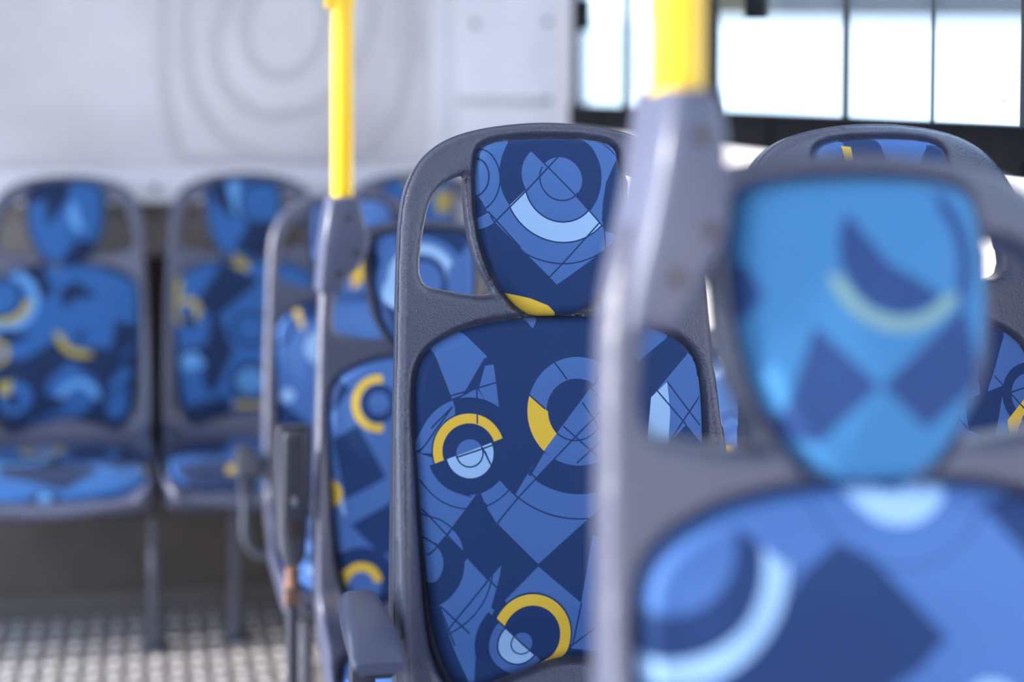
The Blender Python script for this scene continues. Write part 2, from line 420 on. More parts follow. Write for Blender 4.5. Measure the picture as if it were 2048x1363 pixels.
PATTERNS['corner_back'] = [
  (0,'p',[(-.0633,.2691),(.044,.3324),(-.0959,.4508),(-.1411,.3893)],[]),
  (3,'p',[(-.0477,.251),(.014,.2629),(.0057,.301),(-.0327,.285)],[]),
  (1,'c',(-.1647,.4792,.0605,0),[]),
  (3,'c',(-.1719,.4188,.0424,.0243),[]),
  (0,'c',(-.1645,.4491,.0212,0),[]),
  (0,'p',[(-.1955,.5385),(-.0812,.5115),(-.0666,.5721),(-.1729,.5541)],[]),
  (1,'c',(.0113,.4686,.0519,0),[]),
  (0,'c',(.0112,.4762,.0549,.0427),[]),
  (2,'p',[(-.188,.5537),(-.1424,.5399),(-.12,.5855),(-.1808,.5987)],[]),
  (0,'c',(.0091,.6343,.0576,.0394),[]),
  (2,'c',(.0091,.6343,.0364,.0151),[]),
  (3,'p',[(-.0374,.6927),(.0694,.7037),(.0692,.7186),(-.0377,.7106)],[]),
  (0,'p',[(-.174,.7031),(-.0525,.6773),(-.0381,.7522),(-.1593,.7481)],[]),
  (3,'p',[(-.2093,.3272),(-.1832,.2974),(-.1836,.358),(-.2051,.3878)],[]),
  (0,'p',[(-.0953,.3903),(-.0357,.5429),(-.0981,.6758),(-.128,.6301)],[]),
]
PATTERNS['gap_head'] = [
  (0,'p',[(.0913,.0678),(.151,.0897),(.1319,.131),(.0878,.1301)],[]),
  (3,'c',(.0821,.2282,.0191,0),[]),
  (0,'p',[(-.0217,.1279),(.0854,.1715),(.0599,.2327),(-.0271,.2305)],[]),
]
PATTERNS['gap_back'] = [
  (0,'p',[(.0847,.2649),(.1508,.2667),(.1269,.2969),(.083,.2957)],[]),
  (2,'c',(.1113,.2811,.0511,.0383),[(-.029,1,-.2983)]),
  (3,'c',(.1495,.2893,.0128,0),[]),
  (0,'c',(.1452,.4509,.0485,.0422),[]),
  (0,'c',(.15,.4612,.0274,.0232),[]),
  (3,'c',(.182,.4776,.0148,0),[]),
  (3,'c',(.1264,.4887,.0147,0),[]),
  (0,'p',[(-.1358,.33),(.0065,.2935),(-.0033,.4757),(-.1425,.4705)],[]),
]
PATTERNS['fourth_head'] = [
  (0,'p',[(-.1363,.0158),(-.0329,.0171),(-.062,.1694),(-.1253,.1177)],[]),
  (3,'p',[(-.0103,.1704),(.0162,.1455),(.0273,.2218),(-.0056,.2464)],[]),
]
PATTERNS['fourth_back'] = [
  (3,'c',(-.2107,.3299,.078,.0554),[(.924,-.384,.2588)]),
  (0,'c',(-.2107,.3299,.0554,.0453),[]),
  (2,'c',(-.0906,.3891,.0404,0),[]),
  (0,'p',[(-.2009,.516),(-.0947,.5934),(-.098,.7643),(-.1486,.7743)],[]),
  (0,'p',[(-.1396,.269),(-.0623,.2581),(-.0764,.3207),(-.1277,.3194)],[]),
  (3,'c',(-.0254,.3408,.0585,.028),[(-.367,.93,-.3542)]),
  (3,'c',(-.1224,.8503,.0369,.0221),[(-1,-.019,-.0959)]),
  (2,'c',(-.1755,.5045,.0175,0),[]),
  (0,'p',[(-.1955,.167),(-.0868,.1944),(-.088,.2575),(-.1904,.249)],[]),
]
PATTERNS['last_head'] = [
  (3,'p',[(-.0475,.0231),(.0171,.0174),(.0084,.0395),(-.0401,.0452)],[]),
  (3,'p',[(.0448,.0635),(.0968,.0562),(.0864,.1271),(.0493,.1266)],[]),
  (0,'p',[(-.1918,.0373),(-.0958,.0305),(-.1141,.1166),(-.1782,.1314)],[]),
]
PATTERNS['tile'] = [
  (0,'p',[(-.22,0),(-.05,.02),(-.1,.14),(-.22,.12)],[]),
  (0,'p',[(0,.04),(.12,0),(.16,.1),(.05,.15)],[]),
  (0,'c',(.1,.24,.085,.05),[]),
  (3,'c',(-.1,.1,.05,.036),[(1,0,.12)]),
  (0,'c',(-.1,.1,.036,0),[]),
  (2,'c',(-.1,.1,.02,0),[]),
  (0,'p',[(-.2,.2),(-.05,.16),(0,.3),(-.12,.34)],[]),
  (2,'c',(-.12,.28,.06,.046),[(0,1,-.27)]),
  (3,'c',(.12,.36,.055,.04),[(0,-1,.37)]),
  (0,'c',(.12,.36,.04,0),[]),
  (2,'c',(.12,.36,.024,0),[]),
  (0,'p',[(-.05,.36),(.05,.32),(.06,.45),(-.08,.46)],[]),
  (3,'c',(.19,.08,.05,.035),[]),
  (0,'c',(-.2,.42,.07,.04),[]),
  (3,'c',(-.02,.21,.03,.02),[(1,0,.02)]),
  (0,'p',[(.1,.1),(.22,.16),(.2,.2),(.1,.18)],[]),
]

INK = [(.0115, .041, .145, 1), (.066, .162, .430, 1), (.33, .54, .84, 1), (.80, .54, .055, 1)]
INK_REAR_DIM = [(.0045, .018, .068, 1), (.022, .100, .300, 1), (.10, .28, .58, 1), (.36, .29, .05, 1)]   # rear row: greener blue dye, darkened to put the dimmer rear light into it
INK_TEAL = [(.022, .062, .200, 1), (.052, .215, .460, 1), (.20, .46, .70, 1), (.22, .37, .36, 1)]

def area2(p):
    return sum(p[i][0] * p[(i + 1) % len(p)][1] - p[(i + 1) % len(p)][0] * p[i][1] for i in range(len(p)))
def cross(a, b, c): return (b[0] - a[0]) * (c[1] - a[1]) - (b[1] - a[1]) * (c[0] - a[0])
def convex_parts(p):
    p = list(p)
    if area2(p) < 0: p.reverse()
    n = len(p)
    if all(cross(p[i], p[(i + 1) % n], p[(i + 2) % n]) >= -2e-6 for i in range(n)): return [p]
    out = []
    while len(p) > 3:
        n = len(p)
        for i in range(n):
            a, b, c = p[i - 1], p[i], p[(i + 1) % n]
            if cross(a, b, c) <= 0: continue
            if any(cross(a, b, q) >= 0 and cross(b, c, q) >= 0 and cross(c, a, q) >= 0 for q in p if q not in (a, b, c)): continue
            out.append([a, b, c]); p.pop(i); break
        else: break
    out.append(p)
    return out

def fabric(name, shapes, base=1, move=(0, 0, 0), ink=INK):
    m = mat(name, (.1, .2, .5), .72, 0, .28)
    nt = m.node_tree; L = nt.links.new
    b = nt.nodes['Principled BSDF']
    b.inputs['Sheen Weight'].default_value = .04
    b.inputs['Sheen Roughness'].default_value = .4
    uv = nt.nodes.new('ShaderNodeUVMap'); uv.uv_map = 'cloth'
    mp = nt.nodes.new('ShaderNodeMapping')
    mp.inputs['Location'].default_value = (move[0], move[1], 0)
    mp.inputs['Rotation'].default_value = (0, 0, R(move[2]))
    L(uv.outputs[0], mp.inputs['Vector'])
    ad = nt.nodes.new('ShaderNodeVectorMath'); ad.operation = 'ADD'
    L(mp.outputs[0], ad.inputs[0]); ad.inputs[1].default_value = (0, 0, 1)
    Pv = ad.outputs[0]
    def dot(v):
        n = nt.nodes.new('ShaderNodeVectorMath'); n.operation = 'DOT_PRODUCT'
        L(Pv, n.inputs[0]); n.inputs[1].default_value = v
        return n.outputs['Value']
    mth = lambda *a: nmath(nt, *a)
    val = None
    def paint(mask, v):
        nonlocal val
        if val is None: val = mth('MULTIPLY_ADD', mask, float(v - base), float(base))
        else: val = mth('MULTIPLY_ADD', mask, mth('SUBTRACT', float(v), val), val)
    for v, kind, prm, clips in shapes:
        masks = []
        if kind == 'p':
            for q in convex_parts(prm):
                d = None; n = len(q)
                for i in range(n):
                    (x0, y0), (x1, y1) = q[i], q[(i + 1) % n]
                    ex, ey = x1 - x0, y1 - y0; l = math.hypot(ex, ey)
                    if l < 1e-6: continue
                    t = dot((-ey / l, ex / l, (ey * x0 - ex * y0) / l))
                    d = t if d is None else mth('MINIMUM', d, t)
                masks.append(mth('GREATER_THAN', d, 0.0))
        elif kind == 'c':
            cx, cy, ro, ri = prm
            n = nt.nodes.new('ShaderNodeVectorMath'); n.operation = 'DISTANCE'
            L(Pv, n.inputs[0]); n.inputs[1].default_value = (cx, cy, 1)
            masks.append(mth('COMPARE', n.outputs['Value'], (ro + ri) / 2, (ro - ri) / 2) if ri > 0 else mth('LESS_THAN', n.outputs['Value'], ro))
        else:
            (x0, y0), (x1, y1) = prm
            ex, ey = x1 - x0, y1 - y0; l = math.hypot(ex, ey); ex /= l; ey /= l
            a = mth('COMPARE', dot((-ey, ex, ey * x0 - ex * y0)), 0.0, .0011)
            c = mth('COMPARE', dot((ex, ey, -ex * x0 - ey * y0)), l / 2, l / 2)
            masks.append(mth('MULTIPLY', a, c))
        for mk in masks:
            for (a, bb, c) in clips:
                mk = mth('MULTIPLY', mk, mth('GREATER_THAN', dot((a, bb, c)), 0.0))
            paint(mk, v)
    rp = nt.nodes.new('ShaderNodeValToRGB'); rp.color_ramp.interpolation = 'CONSTANT'
    rp.color_ramp.elements[0].color = ink[0]
    rp.color_ramp.elements[1].position = .2; rp.color_ramp.elements[1].color = ink[1]
    for p_, c_ in ((.5, ink[2]), (.85, ink[3])):
        e = rp.color_ramp.elements.new(p_); e.color = c_
    L(mth('DIVIDE', val, 3.0), rp.inputs[0])
    L(rp.outputs[0], b.inputs['Base Color'])
    nz = nt.nodes.new('ShaderNodeTexNoise'); nz.inputs['Scale'].default_value = 900; nz.inputs['Detail'].default_value = 2
    L(uv.outputs[0], nz.inputs['Vector'])
    bp = nt.nodes.new('ShaderNodeBump'); bp.inputs['Strength'].default_value = .25; bp.inputs['Distance'].default_value = .0004
    L(nz.outputs['Fac'], bp.inputs['Height']); L(bp.outputs[0], b.inputs['Normal'])
    return m

# ------------------------------------------------------------------ helpers
def link(o, parent=None, kind=None, label=None, cat=None, group=None):
    COL.objects.link(o)
    if parent: o.parent = parent
    if kind: o['kind'] = kind
    if label: o['label'] = label
    if cat: o['category'] = cat
    if group: o['group'] = group
    return o

def mesh_obj(name, V, Fc, m, parent=None, smooth=True, loc=(0, 0, 0), angle=40, **kw):
    me = bpy.data.meshes.new(name)
    me.from_pydata([tuple(v) for v in V], [], [tuple(f) for f in Fc])
    me.validate(); me.update()
    me.materials.append(m)
    fix_normals(me)
    if smooth: me.shade_smooth(); auto_smooth(me, angle)
    o = bpy.data.objects.new(name, me); o.location = loc
    return link(o, parent, **kw)

def fix_normals(me):
    import bmesh
    bm = bmesh.new(); bm.from_mesh(me)
    bmesh.ops.recalc_face_normals(bm, faces=bm.faces)
    bm.to_mesh(me); bm.free()

def auto_smooth(me, angle):
    import bmesh
    bm = bmesh.new(); bm.from_mesh(me); c = math.cos(R(angle))
    for e in bm.edges:
        e.smooth = not (len(e.link_faces) == 2 and e.link_faces[0].normal.dot(e.link_faces[1].normal) < c)
    bm.to_mesh(me); bm.free()

class MB:
    """collects shapes of ONE part"""
    def __init__(s): s.V = []; s.F = []
    def add(s, V, Fc):
        n = len(s.V); s.V += [tuple(v) for v in V]; s.F += [tuple(i + n for i in f) for f in Fc]; return s
    def box(s, x0, x1, y0, y1, z0, z1, bev=0.0):
        import bmesh
        bm = bmesh.new()
        bmesh.ops.create_cube(bm, size=1)
        for v in bm.verts:
            v.co = Vector(((x0 + x1) / 2 + v.co.x * (x1 - x0), (y0 + y1) / 2 + v.co.y * (y1 - y0), (z0 + z1) / 2 + v.co.z * (z1 - z0)))
        if bev: bmesh.ops.bevel(bm, geom=list(bm.edges), offset=bev, segments=3, affect='EDGES', profile=.5)
        bm.verts.index_update()
        s.add([v.co[:] for v in bm.verts], [[v.index for v in f.verts] for f in bm.faces]); bm.free(); return s
    def tube(s, pts, r, seg=20, caps=True):
        pts = [Vector(p) for p in pts]; rings = []; up = None
        for i, p in enumerate(pts):
            t = (pts[min(i + 1, len(pts) - 1)] - pts[max(i - 1, 0)]).normalized()
            if up is None: up = t.orthogonal().normalized()
            up = (up - t * up.dot(t)).normalized(); b = t.cross(up)
            rr = r[i] if isinstance(r, (list, tuple)) else r
            rings.append([p + (up * math.cos(2 * PI * k / seg) + b * math.sin(2 * PI * k / seg)) * rr for k in range(seg)])
        V = [v for g in rings for v in g]; Fc = []
        for i in range(len(rings) - 1):
            for k in range(seg):
                k2 = (k + 1) % seg
                Fc.append((i * seg + k, i * seg + k2, (i + 1) * seg + k2, (i + 1) * seg + k))
        if caps:
            Fc.append(tuple(range(seg))); Fc.append(tuple((len(rings) - 1) * seg + k for k in range(seg)))
        return s.add(V, Fc)
    def prism(s, poly, a0, a1, axis='y', bev=0.0):
        """polygon in the plane across the axis, swept from a0 to a1, edges rounded by bev"""
        import bmesh
        bm = bmesh.new()
        def P(u, v, a): return {'y': (u, a, v), 'z': (u, v, a), 'x': (a, u, v)}[axis]
        lo = [bm.verts.new(P(u, v, a0)) for u, v in poly]; hi = [bm.verts.new(P(u, v, a1)) for u, v in poly]
        n = len(poly)
        f0 = bm.faces.new(lo); f1 = bm.faces.new(hi[::-1])
        for i in range(n): bm.faces.new((lo[i], lo[(i + 1) % n], hi[(i + 1) % n], hi[i]))
        bmesh.ops.recalc_face_normals(bm, faces=bm.faces)
        if bev: bmesh.ops.bevel(bm, geom=list(set(f0.edges) | set(f1.edges)), offset=bev, segments=4, affect='EDGES', profile=.5)
        bm.verts.index_update()
        s.add([v.co[:] for v in bm.verts], [[v.index for v in f.verts] for f in bm.faces]); bm.free(); return s
    def build(s, name, m, parent=None, **kw): return mesh_obj(name, s.V, s.F, m, parent, **kw)

def smooth_path(pts, n=8, closed=False):
    P = [Vector(p) for p in pts]; out = []; N = len(P)
    for i in range(N if closed else N - 1):
        g = (lambda k: P[k % N]) if closed else (lambda k: P[min(max(k, 0), N - 1)])
        a, b, c, d = g(i - 1), g(i), g(i + 1), g(i + 2)
        for k in range(n):
            t = k / n
            out.append(.5 * ((2 * b) + (c - a) * t + (2 * a - 5 * b + 4 * c - d) * t * t + (3 * b - a - 3 * c + d) * t ** 3))
    if not closed: out.append(P[-1])
    return out

def empty(name, loc, **kw):
    o = bpy.data.objects.new(name, None); o.location = loc; o.empty_display_size = .1
    return link(o, **kw)

# ------------------------------------------------------------------ the bus shell
XR, XL, YR = 1.34, -1.10, 4.15              # inner faces: window side, far side, rear
CEIL = 2.30
ST = dict(kind='structure', smooth=False)
MB().box(XL - .05, XR + .05, -4.6, 4.2, -.06, 0).build('floor', M_FLOOR, **ST)
MB().box(XL - .05, XR + .05, -4.6, 4.2, CEIL, CEIL + .06).build('ceiling', M_CEIL, **ST)
# window side
w = MB()
w.box(XR, XR + .06, -4.6, 4.2, 0, 1.416)
w.box(XR, XR + .06, -4.6, 4.2, 2.02, CEIL)
w.box(XR, XR + .06, 3.70, 4.2, 1.416, 2.02)
wall_right = w.build('wall_right', M_PINK, **ST)
# door side, out of view: windows, open doorway and solid bays sized to steer the light
w = MB()
w.box(XL - .06, XL, -4.6, 1.72, 0, .75)
w.box(XL - .06, XL, -4.6, 4.2, 2.19, CEIL)
for y0, y1 in ((-4.6, -4.5), (-3.1, -3.0), (-1.6, -1.5), (-.1, .82), (1.25, 1.72)):
    w.box(XL - .06, XL, y0, y1, .75, 2.19)
w.box(XL - .06, XL, 3.40, 4.2, 0, 2.19)
w.build('wall_left', M_PINK, **ST)
w = MB(); w.box(XL, XR, -4.66, -4.6, 0, 1.15); w.box(XL, XR, -4.66, -4.6, 2.1, CEIL)
w.build('wall_front', M_PINK, **ST)
# rear
MB().box(XL, XR, YR, YR + .05, 1.20, CEIL).build('wall_rear', M_WALLR, **ST)
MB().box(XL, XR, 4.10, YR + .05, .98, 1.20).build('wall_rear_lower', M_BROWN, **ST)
MB().box(XL, XR, 4.13, YR + .05, 0, .98).build('wall_rear_base', M_BROWN_SHADE, **ST)
MB().prism([(4.02, 1.165), (4.16, 1.165), (4.16, 1.272), (4.075, 1.272), (4.03, 1.225)], XL, 1.0, 'x').build('trim_rear_ledge', M_WHITE, **ST)
# embossed curves on the rear wall
rel = [
    [(.49, 2.20), (.30, 2.19), (.14, 2.12), (.085, 2.0), (.07, 1.839), (.057, 1.704), (.066, 1.535), (.095, 1.382), (.12, 1.318), (.15, 1.30), (.188, 1.299), (.462, 1.298), (.70, 1.297)],
    [(.70, 1.297), (.76, 1.33), (.865, 1.447), (.903, 1.638), (.908, 1.847), (.895, 2.0), (.84, 2.12), (.68, 2.19), (.49, 2.20)],
    [(.49, 2.13), (.30, 2.11), (.18, 2.02), (.141, 1.84), (.134, 1.687), (.163, 1.534), (.23, 1.415), (.307, 1.346), (.428, 1.31)],
    [(.52, 2.03), (.40, 2.01), (.325, 1.93), (.282, 1.841), (.243, 1.739), (.243, 1.637), (.273, 1.551), (.325, 1.492), (.411, 1.448), (.514, 1.457), (.619, 1.5), (.706, 1.586), (.759, 1.707), (.776, 1.845), (.745, 1.95), (.65, 2.02), (.52, 2.03)],
    [(.43, 1.9), (.368, 1.842), (.339, 1.774), (.342, 1.705), (.368, 1.637), (.428, 1.589), (.497, 1.586), (.566, 1.637), (.61, 1.724), (.601, 1.844), (.54, 1.91), (.48, 1.925), (.43, 1.9)],
]
r_ = MB()
for k, pl in enumerate(rel):
    pth = smooth_path([(x, YR + .006, z) for x, z in pl], 10)
    r_.tube(pth, .019, 12)
o = r_.build('trim_wall_relief', M_RELIEF, kind='structure')
# rounded corner column with a strip and two screws
prof = [(.99, 4.152), (1.02, 4.13), (1.055, 4.07), (1.10, 4.035), (1.20, 3.985), (1.27, 3.925), (1.31, 3.87), (1.342, 3.82)]
pp = smooth_path([(x, y, 0) for x, y in prof], 5)
V = []; Fc = []
for i, p in enumerate(pp): V += [(p.x, p.y, 1.0), (p.x, p.y, CEIL)]
for i in range(len(pp) - 1): Fc.append((2 * i, 2 * i + 2, 2 * i + 3, 2 * i + 1))
V += [(1.35, 4.16, 1.0), (1.35, 4.16, CEIL)]; n = len(V)
Fc.append((n - 4, n - 2, n - 1, n - 3)); Fc.append((n - 2, 0, 1, n - 1))
Fc.append(tuple([2 * i for i in range(n // 2)])); Fc.append(tuple([2 * i + 1 for i in range(n // 2)][::-1]))
mesh_obj('trim_corner_column', V, Fc, M_WHITE, kind='structure')
st = MB(); st.tube([(p.x - .002, p.y - .004, 1.495) for p in pp[12:30]], .012, 8)
st.build('trim_column_strip', M_RELIEF, kind='structure')
sc_ = MB()
for x, y, z in ((1.115, 4.022, 1.76), (1.315, 3.858, 1.76), (1.315, 3.858, 1.50)): sc_.tube([(x, y - .006, z), (x, y + .01, z)], .010, 12)
sc_.build('trim_column_screws', M_RUBBER, kind='structure')
# engine riser under the rear bench
MB().box(XL, XR, 3.56, 3.95, .07, .36).build('trim_riser', M_RISER, **ST)
MB().box(XL, XR, 3.552, 3.56, 0, .075).build('trim_kick_strip', M_KICK, **ST)
# raised wheel-arch platform that carries the two front rows
MB().box(.30, XR, -.6, 2.0, 0, .228, .01).build('floor_platform', M_RISER, **ST)
for n_, (x, z) in enumerate([(.035, 1.215)]):
    MB().tube([(x, 4.035, z), (x, 4.01, z)], .010, 12).build('trim_ledge_clip', M_RUBBER, kind='structure')

# windows on the right: black rails, mullions, panes
def window(n, y0, y1, bars, latch=()):
    f = MB()
    f.box(XR - .012, XR + .065, y0, y1, 1.416, 1.491, .004)
    f.box(XR - .014, XR + .065, y0, y1, 2.0, 2.06, .004)
    f.box(XR - .003, XR + .012, y1 - .04, y1, 1.49, 2.01, .004)
    f.box(XR - .003, XR + .012, y0, y0 + .035, 1.49, 2.01, .004)
    fr_ = f.build('window_%d' % n, M_BLACK, kind='structure')
    MB().box(XR + .001, XR + .005, y0 + .03, y1 - .05, 1.485, 2.005).build('pane', M_GLASS, fr_, smooth=False)
    for y, wd in bars:
        MB().box(XR - .005, XR + .001, y - wd / 2, y + wd / 2, 1.488, 2.005, .001).build('mullion', M_RUBBER, fr_)
    for y, z in latch:
        MB().box(XR - .018, XR + .03, y - .012, y + .012, z, z + .10, .005).build('latch', M_BLACK, fr_)
    return fr_
w1 = window(1, 2.96, 3.696, [(3.256, .055)], [(3.62, 1.72)])
w2 = window(2, 1.20, 2.775, [(2.185, .017), (1.925, .005), (1.698, .030)], [(2.548, 1.70)])
MB().box(XR - .005, XR + .03, 2.765, 2.965, 1.418, 2.03, .004).build('trim_window_pillar', M_BLACK, kind='structure')
window(3, -.40, 1.16, [(.4, .017)])
window(4, -2.0, -.44, [(-1.2, .017)])
window(5, -4.5, -2.04, [(-3.2, .017)])
# glass maker's mark, read from behind
def word(txt, y, z, size, name='glass_marking', shear=0):
    cu = bpy.data.curves.new(name, 'FONT'); cu.body = txt; cu.size = size; cu.extrude = .0002; cu.shear = shear
    cu.align_x = 'CENTER'
    tmp = bpy.data.objects.new(name, cu); COL.objects.link(tmp)
    bpy.context.view_layer.update()
    me = bpy.data.meshes.new_from_object(tmp.evaluated_get(bpy.context.evaluated_depsgraph_get()))
    bpy.data.objects.remove(tmp)
    me.materials.clear(); me.materials.append(M_INK)
    o = bpy.data.objects.new(name, me); o.parent = w2
    # facing outwards, so from the seats it reads mirrored
    o.location = (XR - .001, y, z); o.rotation_euler = (R(90), 0, R(90))
    COL.objects.link(o); return o
word('caio', 1.752, 1.529, .0125)
mk = MB(); mk.tube([(XR - .001, y, z) for y, z in ((1.7795, 1.538), (1.777, 1.537), (1.7775, 1.532), (1.779, 1.5265))], .0009, 6)
mk.build('glass_marking', M_INK, w2)
mk = MB()
for y0, y1, z in ((1.775, 1.770, 1.5195), (1.766, 1.764, 1.5195), (1.757, 1.751, 1.519), (1.768, 1.763, 1.4985), (1.753, 1.749, 1.498)):
    mk.box(XR - .0012, XR - .0006, y1, y0, z, z + .0008)
mk.add([(XR - .0009, 1.7645, 1.502), (XR - .0009, 1.7615, 1.502), (XR - .0009, 1.763, 1.5045)], [(0, 1, 2)])
mk.build('glass_marking', M_INK, w2, smooth=False)

# outdoors beyond the glass
MB().box(-60, 90, -60, 90, -.95, -.85).build('ground', M_CONC, **ST)
MB().box(9, 70, 30, 30.4, -.85, 3.20).build('boundary_wall', M_BWALL, smooth=False, label='long white rendered wall outside, seen overexposed through the windows', cat='wall')
b = MB(); b.box(19.5, 60, 36, 44, -.85, 11)
for k in range(8): b.box(21 + k * 4.1, 21.5 + k * 4.1, 35.8, 36, -.85, 11)
b.build('grey_building', M_GWALL, smooth=False, label='pale grey building beyond the white wall, behind the upper right panes', cat='building')
random.seed(4)
tre = empty('tree', (16.4, 33, -.85), label='green and reddish tree beyond the white wall, left of the grey building', cat='tree')
MB().tube([(0, 0, 0), (.1, 0, 1.5), (0, .1, 4.4)], [.25, .2, .14], 12).build('trunk', M_BARK, tre)
cr = MB()
for k in range(420):
    a = random.uniform(0, 2 * PI); el = random.uniform(-.6, 1.4); rr = random.uniform(.5, 1.6)
    c = Vector((math.cos(a) * math.cos(el) * rr, math.sin(a) * math.cos(el) * rr, 4.75 + math.sin(el) * rr * .9))
    s_ = random.uniform(.14, .3)
    nrm = Vector((random.gauss(0, 1), random.gauss(0, 1), random.gauss(0, 1))).normalized()
    t1 = nrm.orthogonal().normalized() * s_; t2 = nrm.cross(t1)
    cr.add([c - t1, c + t2 * .5, c + t1, c - t2 * .5], [(0, 1, 2, 3)])
cr.build('crown', M_LEAF, tre, smooth=False)

# ------------------------------------------------------------------ seat surfaces
REC = R(8)
L1, RF, A2, L2, RL = .702, .095, R(80), .398, .05
def frame(s):
    """point and forward normal of the seat's side profile at length s from its top edge; origin = top edge"""
    dn = (-math.sin(REC), -math.cos(REC))
    if s <= L1: return (dn[0] * s, dn[1] * s), (-math.cos(REC), math.sin(REC))
    p1 = (dn[0] * L1, dn[1] * L1); n1 = (-math.cos(REC), math.sin(REC))
    c = (p1[0] + n1[0] * RF, p1[1] + n1[1] * RF)
    t = min(s - L1, RF * A2) / RF
    # rotate the normal towards straight up
    a0 = math.atan2(n1[1], n1[0]); a = a0 - t
    n = (math.cos(a), math.sin(a)); p = (c[0] - n[0] * RF, c[1] - n[1] * RF)
    s2 = s - L1 - RF * A2
    if s2 <= 0: return p, n
    d = (-n[1], n[0]) if (-n[1]) < 0 else (n[1], -n[0])
    q = (p[0] + d[0] * min(s2, L2), p[1] + d[1] * min(s2, L2))
    s3 = s2 - L2
    if s3 <= 0: return q, n
    t = s3 / RL
    c = (q[0] - n[0] * RL, q[1] - n[1] * RL)
    a = math.atan2(n[1], n[0]) + t
    n = (math.cos(a), math.sin(a))
    return (c[0] + n[0] * RL, c[1] + n[1] * RL), n
SMAX = L1 + RF * A2 + L2 + RL * R(80)

S_TAB = np.linspace(-.02, SMAX + .05, 600)
F_TAB = np.array([sum(frame(max(s, -1)), ()) for s in S_TAB])
def place(x, s, n):
    py = np.interp(s, S_TAB, F_TAB[:, 0]); pz = np.interp(s, S_TAB, F_TAB[:, 1])
    ny = np.interp(s, S_TAB, F_TAB[:, 2]); nz = np.interp(s, S_TAB, F_TAB[:, 3])
    k = np.clip(s / .12, 0, 1) * (1 - .6 * np.clip((s - L1) / .15, 0, 1))
    n = n + .016 * k * (x / .23) ** 2
    return np.stack([x, py + ny * n, pz + nz * n], 1)

def loop(pts, n=10): return np.array([(p.x, p.y) for p in smooth_path([(a, b, 0) for a, b in pts], n, True)])
def sdist(X, S, loops):
    """signed distance (inside positive) and nearest boundary point"""
    P = np.stack([X, S], 1); best = np.full(len(P), 1e9); near = np.zeros_like(P); ins = np.zeros(len(P), bool)
    for lp in loops:
        A = lp; B = np.roll(lp, -1, 0)
        for a, b in zip(A, B):
            ab = b - a; l2 = ab @ ab
            if l2 < 1e-14: continue
            t = np.clip(((P - a) @ ab) / l2, 0, 1)
            q = a + t[:, None] * ab; d = np.hypot(P[:, 0] - q[:, 0], P[:, 1] - q[:, 1])
            m = d < best; best[m] = d[m]; near[m] = q[m]
            c = ((a[1] > P[:, 1]) != (b[1] > P[:, 1]))
            if c.any():
                xi = a[0] + (P[:, 1] - a[1]) * ab[0] / (ab[1] if ab[1] else 1e-12)
                ins ^= c & (P[:, 0] < xi)
    return np.where(ins, best, -best), near

def sheet(name, loops, h, front, back):
    """a solid sheet over the outline: front(x,s,d), back(x,s,d) give its two faces"""
    allp = np.concatenate(loops); lo = allp.min(0) - 2 * h; hi = allp.max(0) + 2 * h
    gx = np.arange(lo[0], hi[0], h); gs = np.arange(lo[1], hi[1], h); nx, ns = len(gx), len(gs)
    X, S = np.meshgrid(gx, gs, indexing='ij'); X = X.ravel().copy(); S = S.ravel().copy()
    D, N = sdist(X, S, loops)
    ins = D > .3 * h
    g = ins.reshape(nx, ns); dil = np.zeros_like(g)
    for i in (-1, 0, 1):
        for j in (-1, 0, 1): dil |= np.roll(np.roll(g, i, 0), j, 1)
    snap = dil.ravel() & ~ins
    X[snap] = N[snap, 0]; S[snap] = N[snap, 1]; D = np.where(snap, 0, D)
    use = (ins | snap).reshape(nx, ns)
    idx = np.arange(nx * ns).reshape(nx, ns)
    a, b, c, d = idx[:-1, :-1].ravel(), idx[1:, :-1].ravel(), idx[1:, 1:].ravel(), idx[:-1, 1:].ravel()
    ok = use.ravel()
    keep = ok[a] & ok[b] & ok[c] & ok[d] & (ins[a] | ins[b] | ins[c] | ins[d])
    Q = np.stack([a, b, c, d], 1)[keep]
    used = np.unique(Q); remap = -np.ones(nx * ns, int); remap[used] = np.arange(len(used)); Q = remap[Q]
    x, s, dd = X[used], S[used], np.maximum(D[used], 0)
    f = place(x, s, front(x, s, dd)); bk = place(x, s, back(x, s, dd)); n = len(used)
    V = np.concatenate([f, bk])
    cnt = {}
    for q in Q:
        for i in range(4):
            e = (q[i], q[(i + 1) % 4]); k = (min(e), max(e))
            cnt[k] = None if k in cnt else e
    F_ = [tuple(q) for q in Q] + [tuple(q[::-1] + n) for q in Q]
    for e in cnt.values():
        if e is not None: F_.append((e[1], e[0], e[0] + n, e[1] + n))
    me = bpy.data.meshes.new(name)
    me.from_pydata(V.tolist(), [], [tuple(int(i) for i in f_) for f_ in F_]); me.update()
    uvl = me.uv_layers.new(name='cloth')
    li = np.empty(len(me.loops), np.int32); me.loops.foreach_get('vertex_index', li)
    uu = np.concatenate([x, x])[li]; vv = np.concatenate([s, s])[li]
    uvl.data.foreach_set('uv', np.stack([uu, vv], 1).ravel().astype(np.float32))
    import bmesh
    bm = bmesh.new(); bm.from_mesh(me)
    bmesh.ops.remove_doubles(bm, verts=bm.verts, dist=1e-5)
    bmesh.ops.dissolve_degenerate(bm, edges=bm.edges, dist=1e-6)
    bmesh.ops.recalc_face_normals(bm, faces=bm.faces)
    bm.to_mesh(me); bm.free()
    me.shade_smooth()
    return me

